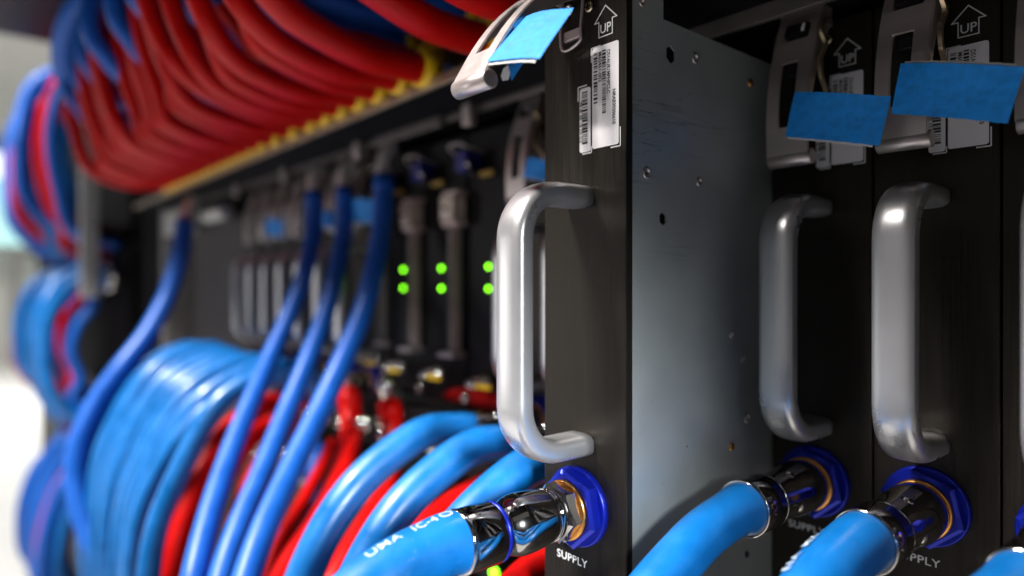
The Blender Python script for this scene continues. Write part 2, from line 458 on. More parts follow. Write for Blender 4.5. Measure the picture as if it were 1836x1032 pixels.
    T.part('button_dot', hl, M_STICKER, lev)
    lug = MB(); c = to3(-0.0002, 0.0335, -0.004)
    lug.box(c - Vector((.0038, .003, .0035)), c + Vector((.0038, .003, .0035)), .001)
    T.part('slot_pad', lug, M_BLACK, lev)
    return to3

def make_blade(Yp, name, label, tilt, full=True, group=None, texts=('98 4F EE 16 7A C2',), pulled=False):
    T = Thing(name, (XE, Yp, ZB), label, 'server blade', group)
    P = lambda x, y, z: Vector((XE + x, Yp + y, z))
    # front plate with softened edges
    T.part('front_plate', MB().box(P(-HW, 0, ZB), P(HW, 0.0046, 0.20 if pulled else ZT), .0006), M_PLATE)
    # body
    T.part('blade_body', MB().box(P(-HW + .003, 0.0050, ZB + .004), P(HW - .003, 0.21, 0.128)), M_MATTE)
    # galvanised side panel with its real openings
    def to_side(u, v, w): return Vector((XE + HW - .0011 + w, u, v))
    if pulled:
        outline = [(Yp + .0052, ZB), (Yp + .2, ZB), (Yp + .2, .1317), (onX(1191, 37, XE + HW).y, .1317), (onX(1191, 37, XE + HW).y, .165), (Yp + .0052, .165)]
        holes = []
        XS = XE + HW - .0005
        def hp(px, py): p = onX(px, py, XS); return (p.y, p.z)
        def hexa(px, py, r):
            c = hp(px, py); return [(c[0] + r * .92 * math.cos(R(60 * k + 30)), c[1] + r * math.sin(R(60 * k + 30))) for k in range(6)]
        holes += [hexa(1203, 98, .0046), hexa(1189, 392, .0034)]
        for px, py, r in ((1247, 105, .0022), (1160, 310, .0023), (1254, 326, .0019), (1332, 643, .0020), (1340, 748, .0022), (1340, 992, .0024), (1254, 957, .0020), (1151, 5, .0016), (1312, 600, .0015), (1232, 800, .0006), (1150, 200, .0004)):
            c = hp(px, py); holes.append(circle(c[0], c[1], r))
        mb = flat_shape([outline] + holes, .001, M_PANEL, to_side)
        sp = T.part('side_panel', mb, M_PANEL)
        for px, py, r in ((1247, 105, .0022), (1160, 310, .0023), (1254, 326, .0019), (1332, 643, .0020), (1340, 748, .0022), (1312, 600, .0015), (1151, 5, .0016)):
            c = hp(px, py); g = MB()
            # pressed collar set in the opening
            n = 24; vs = []; fs = []
            for rr, x in ((r * 1.32, .0006), (r * 1.25, .0011), (r * .80, .0011), (r * .70, -.001), (r * .70, -.004)):
                for k in range(n):
                    a = 2 * math.pi * k / n; vs.append(Vector((XE + HW - .0011 + x, c[0] + rr * math.cos(a), c[1] + rr * math.sin(a))))
            for i in range(4):
                for k in range(n): fs.append((i * n + k, i * n + (k + 1) % n, (i + 1) * n + (k + 1) % n, (i + 1) * n + k))
            g.add(vs, fs, True); T.part('pressed_nut', g, M_STEEL, sp)
        for px, py in ((1345, 150), (1311, 800)):
            c = onX(px, py, XE + HW - .0006)
            T.part('rivet', MB().lathe(c, (1, 0, 0), [(0, .0022), (.0008, .0022), (.0012, .0014), (.0012, .0006)], 20), M_BRASS, sp)
    else:
        T.part('side_panel', MB().box(P(HW - .0016, .0052, ZB), P(HW - .0006, .20, .1317)), M_PANEL)
    # handle and its socket heads
    T.part('handle', bar_handle_mb(P(0, 0, 0)), M_ALU)
    # port
    c = P(PORT[0], 0, PORT[1])
    collar = T.part('port_collar', MB().lathe(c, (0, -1, 0), [(-.001, .0198), (.0022, .0198), (.0032, .0190)], 48), M_ANOBLUE)
    hexm = MB().lathe(c, (0, -1, 0), [(.003, .0193), (.0078, .0193), (.0092, .0175)], 6, smooth=False, phase=R(12))
    T.part('port_hex', hexm, M_ANOBLUE, collar)
    ring = MB().lathe(c, (0, -1, 0), [(.009, .0146), (.0108, .0147), (.0116, .0138), (.0116, .0100)], 48)
    T.part('brass_ring', ring, M_BRASS, collar)
    # writing on the plate
    to_f = lambda x, z, w=0: P(x, -.00012, z)
    arrow = [face_pt(*p) for p in ((1086.6, 9.8), (1107, 28), (1098.3, 31), (1099, 59), (1074.5, 69), (1074.5, 42), (1067.5, 45))]
    cxa = sum(p[0] for p in arrow) / 7
    ax = [.0062 + .001, .0062 + .0080, .0062 + .0047, .0062 + .0047, .0062 - .0047, .0062 - .0047, .0062 - .0080]
    az = [.1397, .1318, .1318, .1232, .1232, .1318, .1318]
    arrow = [face_pt(1086.6, 9.8)] + [None] * 6
    # regularised arrow, 14 mm wide
    x0 = face_pt(1086, 30)[0]; zt = face_pt(1086.6, 9.8)[1]; zb = face_pt(1086, 64)[1]; zs = face_pt(1086, 36.5)[1]
    wO = (face_pt(1107, 28)[0] - face_pt(1067.5, 45)[0]) / 2; wI = (face_pt(1098.5, 31)[0] - face_pt(1074.5, 42)[0]) / 2
    poly = [(x0, zt), (x0 + wO, zs), (x0 + wI, zs), (x0 + wI, zb), (x0 - wI, zb), (x0 - wI, zs), (x0 - wO, zs)]
    am = MB(); lw = .00028
    for i in range(7):
        a = Vector((*poly[i],)); b = Vector((*poly[(i + 1) % 7],)); d = (b - a).normalized(); nrm = Vector((-d.y, d.x)) * lw; e = d * lw
        q = [a - e - nrm, b + e - nrm, b + e + nrm, a - e + nrm]
        am.add([P(v.x, -.0001 - .00001 * i, v.y) for v in q], [(0, 1, 2, 3)])
    arrow_o = T.part('up_arrow_print', am, M_WHITE)
    T.part('up_lettering', text_mb('UP', .0062, lambda u, v, w: P(x0 - .0036 + u * .95, -.0002, zb + .0016 + v), bold=.00006), M_WHITE, arrow_o)
    sx, sxe = face_pt(999, 990)[0], face_pt(1053.5, 990)[0]
    tt = text_mb('SUPPLY', .0056, lambda u, v, w: Vector((u, v, 0)), space=1.05); ks = (sxe - sx) / max(v.x for v in tt.v)
    T.part('supply_lettering', text_mb('SUPPLY', .0056, lambda u, v, w: P(sx + u * ks, -.0002, -.1397 + v), bold=.00003, space=1.05), M_WHITE)
    # fixing screw
    sc_ = P(.0046, 0, .1370)
    scr = T.part('screw', MB().lathe(sc_, (0, -1, 0), [(0, .0027), (.0008, .0027), (.0014, .0019), (.0015, .0004)], 20), M_SCREW)
    cr = MB(); cr.box(sc_ + Vector((-.0016, -.0017, -.00035)), sc_ + Vector((.0016, -.0012, .00035))); cr.box(sc_ + Vector((-.00035, -.00172, -.0016)), sc_ + Vector((.00035, -.00122, .0016)))
    T.part('screw_cross', cr, M_MATTE, scr)
    # stickers
    if full:
        bx0, bx1 = face_pt(1062.5, 90)[0], face_pt(1110, 170)[0]; bz0, bz1 = face_pt(1090, 262)[1], face_pt(1086, 80)[1]
        st = T.part('serial_sticker', flat_shape([rrect(bx0, bz0, bx1, bz1, .0013)], .0002, M_STICKER, lambda u, v, w: P(u, -.0002 + w, v)), M_STICKER)
        W = bx1 - bx0; Ht = bz1 - bz0
        tb = lambda u, v, w=0: P(bx0 + u * W, -.00042, bz1 - v * Ht)
        code = MB()
        for m_ in (bars(.06, .21, .055, .575, 66, tb, 3), bars(.39, .53, .05, .69, 84, tb, 5)): code.add(m_.v, m_.f)
        T.part('barcode_print', code, M_INK, st)
        def down(uc, v0, k=1.0): return lambda u, v, w: P(bx0 + uc * W + v, -.00044, bz1 - v0 * Ht - u * k)
        t = MB()
        for txt, uc, v0, v1 in (('D51AUR1MFHPCLC', .57, .06, .49), ('M60461-003', .25, .055, .35), ('NRAB30206610', .775, .46, .80)):
            tt = text_mb(txt, W * .17, lambda u, v, w: Vector((u, v, 0)))
            k = (v1 - v0) * Ht / max(v.x for v in tt.v)
            tt = text_mb(txt, W * .17, down(uc, v0, k), bold=.00004); t.add(tt.v, tt.f)
        T.part('serial_lettering', t, M_INK, st)
        sx0, sx1 = face_pt(1040, 200)[0], face_pt(1059.5, 200)[0]; sz0, sz1 = face_pt(1050, 273)[1], face_pt(1050, 158)[1]
        s2 = T.part('address_sticker', flat_shape([rrect(sx0, sz0, sx1, sz1, .0013)], .0002, M_STICKER, lambda u, v, w: P(u, -.0002 + w, v)), M_STICKER)
        W2 = sx1 - sx0; H2 = sz1 - sz0
        t2 = lambda u, v, w=0: P(sx0 + u * W2, -.00042, sz1 - v * H2)
        c2 = bars(.23, .74, .06, .90, 76, t2, 9); T.part('barcode_print', c2, M_INK, s2)
        txt = texts[0]; tt = text_mb(txt, .0022, lambda u, v, w: Vector((u, v, 0))); k = H2 * .64 / max(v.x for v in tt.v)
        tt = text_mb(txt, .0022, lambda u, v, w: P(sx0 + .04 * W2 + v, -.00044, sz1 - .2 * H2 - u * k), bold=.00003)
        T.part('address_lettering', tt, M_INK, s2)
        # corner brackets printed round the stickers
        br = MB(); lw = .0003
        def L_(x, z, dx, dz, l1, l2):
            for (a0, a1, b0, b1, e) in ((x, x + dx * l1, z - lw, z + lw, 0), (x - lw, x + lw, z, z + dz * l2, .00001)):
                br.add([P(a0, -.0001 - e, b0), P(a1, -.0001 - e, b0), P(a1, -.0001 - e, b1), P(a0, -.0001 - e, b1)], [(0, 1, 2, 3)])
        L_(bx0 - .0007, bz1 + .0004, 1, -1, .006, .007); L_(bx1 + .0008, bz0 - .0010, -1, 1, .006, .009)
        L_(sx0 - .0012, sz1 + .0012, 1, -1, .006, .007); L_(sx1 + .0004, sz0 - .0007, -1, 1, .006, .003)
        T.part('corner_mark_print', br, M_WHITE)
    # latch base, hinge bracket and spring clip
    hinge = P(0, -.010, .150)
    base = MB()
    base.box(P(-.0165, -.0105, .1435), P(-.0145, 0, .160)); base.box(P(.0050, -.0105, .1435), P(.0070, 0, .160))
    T.part('hinge_bracket', base, M_STEEL)
    cl = MB(); pts = spline([P(.0088, -.014, .145), P(.0086, -.018, .137), P(.0094, -.015, .130), P(.0086, -.019, .122), P(.0090, -.019, .112), P(.0080, -.010, .104), P(.0078, -.008, .092)], 6)
    for i in range(len(pts) - 1):
        a, b = pts[i], pts[i + 1]; w = Vector((.0009, 0, 0)); e = Vector((0, .0030, 0))
        cl.add([a - w, a + w, a + w + e, a - w + e, b - w, b + w, b + w + e, b - w + e], [(0,1,5,4),(1,2,6,5),(2,3,7,6),(3,0,4,7)])
    if not pulled: T.part('spring_clip', cl, M_CLIP)
    if pulled:
        # catch opening left free on the plate by the raised lever
        cb = MB()
        cb.tube(spline([P(-.0125, -.0008, .150), P(-.0125, -.0030, .136), P(-.0115, -.0030, .1195), P(.0005, -.0030, .1205), P(.0015, -.0030, .128), P(.0015, -.0008, .150)], 5), .0007, 8)
        T.part('catch_loop', cb, M_STEEL)
        T.part('catch_plate', MB().box(P(-.0115, -.0020, .1235), P(-.0005, 0, .1285), .0004), M_STEEL)
        for zz, xx, rr in ((.1395, -.0085, .0030), (.1340, -.0150, .0014)):
            c_ = P(xx, 0, zz)
            T.part('bolt', MB().lathe(c_, (0, -1, 0), [(0, rr), (.0016, rr), (.002, rr * .8), (.002, rr * .6), (.0008, rr * .5), (.0008, rr * .1)], 20), M_CHROME)
    to3 = lever(T, hinge, tilt)
    return T, to3

blade_e, lev_e = make_blade(YE, 'server_module', 'dark blade pulled out of the row, bare galvanised side and raised latch in view', R(43), True, 'server blades in the rack', pulled=True)
proto, lev_s = make_blade(YF, 'server_module', 'seated blade right beside the bare galvanised side, low blue tape over its label', R(11), True,
                   'server blades in the rack', texts=('98 4F EE 16 77 1C',))
proto.root.location.x = XE + PITCH
def blade_at(k, label, keep=True):
    c = copy_tree(proto.root); c.location.x = XE + PITCH * k; c['label'] = label
    return c
blade_at(2, 'seated blade bearing the widest grey handle and the upper tape strip')
blade_at(3, 'seated blade cut off by the picture edge, right of the upper tape strip')
blade_at(-1, 'seated blade directly behind the pulled-out blade, mostly hidden by it')
blade_at(-2, 'seated blade second behind the pulled-out blade, mostly hidden by it')
blade_at(-3, 'seated blade with a taped latch seen just past the left edge of the pulled-out blade')
for k in range(8, 15):
    blade_at(-k, '%s blurred blade with grey bar handle, counted leftward from the black green-lit modules' % ORD[k - 8])
# handles of the far row keep the look of satin aluminium

# ------------------------------------------------------------------ hoses
def hose(ctrl, r, material, label, group=None, per=9, seg=20, swell=.035, name='coolant_hose'):
    pts = spline([Vector(c) for c in ctrl], per)
    T = Thing(name, pts[0], label, 'hose', group)
    n = len(pts)
    rads = [r * (1 + swell * math.exp(-((i / n * 14) - .4) ** 2)) for i in range(n)]
    T.part('tube', MB().tube(pts, rads, seg), material)
    return T, pts

def coupling(T, X, Yp, r=.0128, ext=False, chrome=None):
    """chrome coupling screwed into a blade's supply port, axis straight out of the plate"""
    c = Vector((X + PORT[0], Yp, PORT[1])); ch = chrome or M_CHROME
    body = MB()
    nutw = .0125
    pr = [(.0190, .0112), (.0200, .0124), (.0222, .0126), (.0226, .0118), (.0240, .0118), (.0250, .0128), (.0300, .0138), (.0350, .0140), (.0392, .0131), (.0425, .0116), (.0450, .0108), (.0470, .0112), (.0488, .0120)]
    if not ext: pr = [(.0120, .0120), (.0130, .0138), (.0225, .0142), (.0290, .0136), (.0340, .0128), (.0385, .0122), (.0425, .0116), (.0460, .0114), (.0488, .0118)]
    if ext: pr = [(a + .004 * min(1, max(0, (a - .025) / .010)), b) for a, b in pr]
    pr = [(a if a < .03 else a + .006 * min(1, (a - .03) / .015) * (0 if ext else 1) + .002 * (1 if ext else 0), b) for a, b in pr]
    pts = spline([(a, b, 0) for a, b in pr], 4); prof = [(p.x, p.y) for p in pts]
    body.lathe(c, (0, -1, 0), prof, 48)
    b = T.part('coupling', body, ch)
    if ext:
        T.part('hex_nut', MB().lathe(c, (0, -1, 0), [(.0112, .0126), (.0122, .0142), (.0180, .0142), (.0192, .0124)], 6, smooth=False, phase=R(20)), ch, b)
    for k in range(4):
        a = R(22 + 90 * k); cc = c + Vector((math.sin(a) * .0098, -.0375, math.cos(a) * .0098))
        T.part('locking_ball', MB().ball(cc, .0040, 16), ch, b)
    T.part('seal_ring', MB().lathe(c, (0, -1, 0), [(.0540, .0128), (.0545, .0136), (.0556, .0136), (.0562, .0128)], 40), M_ANOBLUE if ext else M_CHROME)
    fr = .0137
    T.part('ferrule', MB().lathe(c, (0, -1, 0), [(.0562, fr - .0006), (.0567, fr), (.0725, fr), (.0732, fr - .0002), (.0738, fr + .0004), (.0750, fr + .0004), (.0756, fr - .0002), (.0756, fr - .002)], 40), ch)
    return c

def supply_path(X, Yp, dr=1.0, bend=0.0, shift=0.0, up=0.0):
    x = X + PORT[0]
    raw = [(.070, -.1100, 0), (.086, -.1100 + up, 0), (.120, -.1105 - .006 * (dr if dr > 1.1 else 0) + up, .1), (.168, -.1105 - .028 * dr + up, .35), (.200, -.1105 - .070 * dr, .6), (.218, -.1105 - .13 * dr, .8), (.222, -.1105 - .21 * dr, 1), (.216, -.1105 - .31 * dr, 1.1), (.20, -.45 - .05, 1.2)]
    return [(x + shift * s, Yp - o * (1 + bend * s), z) for o, z, s in raw]

def hose_text(T, pts, r, txt, size, start, ang, material=M_WHITE, bold=.0):
    """lettering laid along the tube's surface (real geometry just proud of the rubber)"""
    # cumulative lengths
    L = [0]
    for a, b in zip(pts[:-1], pts[1:]): L.append(L[-1] + (b - a).length)
    def frame(s):
        s = min(max(s, 0), L[-1] - 1e-5); i = max(j for j in range(len(L) - 1) if L[j] <= s)
        t = (s - L[i]) / max(L[i + 1] - L[i], 1e-9); p = pts[i].lerp(pts[i + 1], t); d = (pts[i + 1] - pts[i]).normalized()
        u = (Vector((0, 0, 1)) - d * d.z).normalized(); return p, d, u, u.cross(d)
    def to3(u, v, w):
        sp = start - u; p, d, up, sd = frame(sp); a = ang - (v - size * .35) / r
        i = max(j for j in range(len(L) - 1) if L[j] <= max(sp, 0))
        rr = r * (1 + .035 * math.exp(-((i / len(pts) * 14) - .4) ** 2))
        return p + (up * math.cos(a) + sd * math.sin(a)) * (rr * 1.006 + .0002)
    mb = text_mb(txt, size, to3, bold=bold, space=1.15)
    T.part('hose_lettering', mb, material)

RB = .0128
g_sup = 'light blue supply hoses on the blade ports'
T, pts = hose(supply_path(XE, YE, 1.5, 0, -.006), RB, M_HBLUE, 'light blue lettered hose on a chrome coupling, plugged into the pulled-out blade', g_sup, seg=40)
coupling(T, XE, YE, ext=True)
hose_text(T, pts, RB, 'UMA  IC-4O', .0060, .044, R(2), mat('faded_print', (.50, .62, .75), 0, .6), bold=.00004)
T, pts = hose(supply_path(XE + PITCH, YF, 1.25, 0, -.004), .0110, M_HBLUE, 'light blue hose rising from the low-taped blade, its bend crossing the bare galvanised side', g_sup, seg=40, swell=.16)
coupling(T, XE + PITCH, YF)
T, pts = hose(supply_path(XE + 2 * PITCH, YF, 1.2, 0, -.004), .0122, M_HBLUE, 'light blue lettered hose hiding the first letter of SUPPLY beside the right edge', g_sup, seg=40)
coupling(T, XE + 2 * PITCH, YF)
hose_text(T, pts, RB, 'E1A  MX', .0058, .056, R(-34), mat('faded_print', (.50, .62, .75), 0, .6), bold=.00004)
T, pts = hose(supply_path(XE + 3 * PITCH, YF, .5, 0, 0), RB, M_HBLUE, 'light blue hose end cut off in the bottom right corner of the picture', g_sup, seg=40)
coupling(T, XE + 3 * PITCH, YF)
for i, (k, lab) in enumerate(((1, 'light blue hose running straight behind the lettered chrome-coupled hose'), (2, 'light blue hose coming out from behind the lower bend of the bright handle'),
                              (3, 'uppermost of the three light blue hoses arching behind the bright handle'))):
    T, pts = hose(supply_path(XE - k * PITCH, YF, 1.0, 0, -.008, .004), .0118, M_HBLUE, lab, g_sup, seg=32, swell=.08)
    coupling(T, XE - k * PITCH, YF)
g_coil = 'light blue hoses of the blurred coil'
for k in range(8, 15):
    j = random.uniform(-1, 1)
    T, pts = hose(supply_path(XE - k * PITCH, YF, .95 + .10 * j, .04 * random.random() + .008 * (12 - k), -.014 * j, .012 + .010 * random.random()), .0104, M_HBLUE,
                  '%s light blue hose of the large blurred coil, counted from its right' % ORD[k - 8], g_coil, seg=20)
    coupling(T, XE - k * PITCH, YF)

for i in range(7):
    x = XE - (8.5 + i) * PITCH
    o = supply_path(x, YF, .95 + .12 * random.uniform(-1, 1), .05 * random.random() + .006 * (8 - i), .016 * random.uniform(-1, 1), .006 + .012 * random.random())
    T, pts = hose([(x, .345, -.141), (x, .325, -.128)] + o[1:], .0085, M_HBLUE, '%s thinner light blue hose between the coil loops, counted from its right' % ORD[i], 'thinner light blue hoses in the coil', seg=18)
# upper bundle ---------------------------------------------------------------
def manifold_end(T, p, r, ring_m=M_YELLOW):
    """clamp ring and silver nipple at the manifold, axis along +Y"""
    p = Vector(p)
    T.part('clamp_ring', MB().lathe(p + Vector((0, -.004, 0)), (0, 1, 0), [(-.0085, r * 1.04), (-.008, r * 1.30), (.005, r * 1.30), (.0055, r * 1.04)], 24), ring_m)
    T.part('clamp_screw', MB().box(p + Vector((-.004, -.010, r * 1.1)), p + Vector((.004, .002, r * 1.1 + .0055)), .0008), ring_m)
    T.part('nipple', MB().lathe(p, (0, 1, 0), [(-.001, r * .8), (.004, r * .8), (.005, r * .62), (.012, r * .62), (.0125, r * .85), (.020, r * .85), (.0205, r * .5), (.045, r * .5)], 16), M_SILVER)
RU = .0090
g_ur = 'red hoses of the upper bundle'
xs = [-.300, -.360, -.439, -.476, -.512, -.547, -.583, -.617, -.652, -.698, -.747, -.791]
while xs[-1] > -1.22: xs.append(xs[-1] - .036)
for i, x in enumerate(xs):
    j = random.uniform(-1, 1); b = random.uniform(-.012, .014); q = random.uniform(-.004, .006)
    far = min(1, max(0, (-x - .5) / .6))
    ctrl = [(x, .290, .168), (x, .262, .167), (x, .235, .1655 + q * .5), (x - .002, .205, .172 + q), (x - .004, .180 + b * .3, .184 + q), (x - .006 * j, .158 + b + .014 * far, .207 + q), (x - .01 * j, .142 + b + .020 * far, .243),
            (x - .012 * j, .134 + b + .020 * far, .29), (x - .01 * j, .138 + b + .02 * far, .36), (x, .155, .46), (x, .19, .56)]
    lab = ('%s red hose of the upper bundle, counted from the raised latch' % ORD[i])
    T, pts = hose(ctrl, RU * (1.0 + .22 * (i < 3)), M_HRED, lab, g_ur, seg=22)
    manifold_end(T, (x, .290, .168), RU * (1.0 + .22 * (i < 3)))
for i in range(14):
    x = -.495 - .049 * i; j = random.uniform(-1, 1); b = random.uniform(-.004, .03); far = min(1, max(0, (-x - .5) / .6)); q = random.uniform(0, .012)
    ctrl = [(x, .335, .196), (x, .30, .196), (x, .262, .190 + q), (x - .004, .222 + b * .3, .192 + q), (x - .006 * j, .19 + b * .6 + .012 * far, .215 + q), (x - .012 * j, .162 + b + .02 * far, .255), (x - .014 * j, .150 + b + .022 * far, .31), (x, .155 + b, .40), (x, .19, .52)]
    m_ = M_HDARK if i % 2 == 1 else M_HRED
    T, pts = hose(ctrl, .0088, m_, '%s back-row %s hose of the upper bundle, counted from the raised latch' % (ORD[i], 'blue' if i % 2 == 1 else 'red'), 'back row hoses of the upper bundle', seg=16)
    manifold_end(T, (x, .335, .196), .0088)
g_ub = 'blue hoses of the upper bundle'
xb = [-.355, -.400, -.446, -.492, -.5386, -.584, -.63, -.72, -.81, -.90, -.99, -1.08, -1.17]
for i, x in enumerate(xb):
    j = random.uniform(-1, 1); z0 = .2256
    ctrl = [(x, .335, z0), (x, .30, z0), (x - .002, .265, z0 - .001), (x - .004, .225, z0 + .001 + .004 * j), (x - .006, .185, z0 + .012), (x - .01 * j, .150 + .01 * j, z0 + .036), (x - .012 * j, .130 + .01 * j, z0 + .09), (x, .17, z0 + .25)]
    T, pts = hose(ctrl, .0108, M_HDARK, '%s royal blue hose showing between the red ones, counted from the raised latch' % ORD[i], g_ub, seg=18)
    manifold_end(T, (x, .335, z0), .0108)
# blue hoses that cross the left of the upper bundle
g_lf = 'blue hoses curling at the left of the upper bundle'
T, pts = hose([atD(*q) for q in ((215, -60, .88), (165, -20, .90), (128, 30, .92), (112, 85, .95), (118, 140, .99), (150, 190, 1.04), (205, 232, 1.12), (262, 275, 1.2), (300, 318, 1.28))], .0145, M_HDARK,
     'outermost royal blue loop curling down and under the red upper bundle', g_lf)
T, pts = hose([atD(*q) for q in ((262, -60, 1.02), (222, 0, 1.03), (196, 60, 1.05), (188, 120, 1.08), (200, 180, 1.12), (235, 240, 1.2))], .0150, M_HBLUE,
     'light blue hose rising just inside the outermost royal blue loop', g_lf)
T, pts = hose([atD(*q) for q in ((225, -60, 1.06), (192, 0, 1.08), (168, 60, 1.10), (160, 120, 1.13), (172, 180, 1.18), (210, 240, 1.25))], .0140, M_HBLUE,
     'light blue hose between the outermost royal blue loop and its inner neighbour', g_lf)

# long royal blue drop hoses -------------------------------------------------
g_dr = 'long royal blue hoses dropping across the modules'
def drop(specs, label, r=.0092, top=True):
    ctrl = [atD(*s) for s in specs]
    T, pts = hose(ctrl, r, M_HDARK, label, g_dr, seg=24, per=8)
    if top:
        p = pts[0]; d = (pts[0] - pts[3]).normalized()
        T.part('crimp_band', MB().lathe(p - d * .016, d, [(0, r * 1.04), (.001, r * 1.1), (.009, r * 1.1), (.010, r * 1.04)], 24), M_HDARK)
        T.part('elbow_fitting', MB().tube(spline([p - d * .004, p + d * .010, p + d * .022 + Vector((0, .002, 0)), p + d * .034 + Vector((0, .010, 0))], 5), [r * .78] * 16, 14), M_ELBOW)
        T.part('fitting_nut', MB().lathe(p - d * .001, d, [(0, r * .95), (.006, r * .95), (.007, r * .7)], 6, smooth=False), M_ELBOW)
    return T
drop([(562, 345, .77), (563, 400, .76), (552, 470, .74), (525, 550, .71), (487, 635, .67), (450, 720, .62), (412, 815, .57), (378, 915, .52), (350, 1020, .48), (335, 1110, .46)],
     'leftmost of the three long blue hoses hanging from silver elbows under the shelf')
drop([(617, 338, .74), (618, 400, .73), (607, 470, .71), (584, 560, .68), (550, 650, .64), (513, 740, .60), (472, 840, .55), (425, 950, .50), (395, 1040, .47), (380, 1120, .45)],
     'middle of the three long blue hoses hanging from silver elbows under the shelf')
drop([(688, 315, .68), (686, 390, .67), (674, 470, .655), (650, 560, .635), (612, 650, .60), (570, 740, .565), (522, 840, .52), (472, 950, .47), (440, 1040, .44), (420, 1120, .42)],
     'rightmost and thickest of the three long blue hoses hanging from silver elbows', r=.0098)
drop([(332, 395, 1.02), (322, 460, 1.0), (300, 530, .98), (262, 600, .95), (215, 660, .92), (172, 720, .90), (142, 785, .88), (134, 850, .87), (142, 910, .86), (165, 970, .85), (205, 1040, .84), (240, 1110, .84)],
     'long blue hose bowing far left past the coil to the dark rack gap', r=.0125)

# red return hoses and others low down -----------------------------------------
g_rd = 'red return hoses below the modules'
def low(specs, r, label, m=M_HRED, cuff=True, grp=g_rd):
    T, pts = hose([atD(*s) for s in specs], r, m, label, grp, seg=20, per=8)
    if cuff:
        d = (pts[0] - pts[3]).normalized()
        T.part('cuff', MB().lathe(pts[0] - d * .015, d, [(0, r * 1.02), (.001, r * 1.1), (.015, r * 1.1), (.016, r * .9)], 20), m)
        T.part('barb_fitting', MB().lathe(pts[0], d, [(0, r * .7), (.012, r * .7), (.013, r * .95), (.02, r * .95), (.021, r * .5), (.03, r * .5)], 16), M_SILVER)
    return T
low([(624, 702, .70), (630, 760, .68), (622, 820, .64), (600, 880, .60), (565, 945, .56), (520, 1010, .52), (480, 1075, .49)], .0110, 'red hose dropping from a silver fitting beside the thickest drop hose')
low([(698, 722, .64), (706, 785, .62), (700, 850, .59), (680, 905, .56), (640, 970, .52), (600, 1040, .49), (560, 1110, .47)], .0105, 'red hose with a ribbed cuff left of the top arching blue hose')
low([(540, 722, .84), (480, 722, .79), (425, 755, .74), (375, 820, .70), (338, 900, .67), (312, 985, .65), (296, 1090, .64)], .0120, 'red hose bowing beside the coil between the first two drop hoses', cuff=False)
low([(560, 765, .82), (505, 755, .78), (450, 785, .74), (405, 850, .71), (370, 930, .69), (345, 1010, .68), (330, 1100, .67)], .0115, 'red hose lying just inside the outer red bow', cuff=False)
low([(560, 735, .80), (520, 760, .76), (480, 810, .72), (445, 880, .68), (420, 960, .64), (400, 1050, .60)], .0105, 'red hose glimpsed between the middle and rightmost drop hoses', cuff=False)
low([(600, 790, .74), (575, 840, .70), (545, 895, .66), (510, 960, .60), (470, 1040, .56), (450, 1100, .55)], .0068, 'thin dark red hose close beneath the rightmost drop hose', cuff=False)
low([(566, 800, .76), (562, 870, .72), (535, 930, .66), (495, 990, .60), (455, 1050, .56), (430, 1110, .54)], .0105, 'royal blue hose half hidden below the rightmost drop hose', M_HDARK, cuff=False, grp=g_dr)
low([(880, 870, .50), (830, 900, .47), (780, 940, .44), (730, 990, .42), (690, 1050, .40)], .0120, 'red hose between the two lowest arching blue hoses', cuff=False)
low([(1040, 975, .44), (985, 1008, .41), (940, 1040, .39), (900, 1085, .37)], .0115, 'orange-red hose under the chrome coupling in the bottom gap', cuff=False)
low([(960, 722, .56), (890, 718, .60), (830, 708, .64), (780, 704, .70)], .0085, 'dark red hose lying level behind the bright handle', cuff=False)
low([(640, 690, .80), (600, 700, .82), (545, 695, .86)], .0110, 'short red hose stub behind the top of the rightmost drop hose', cuff=False)

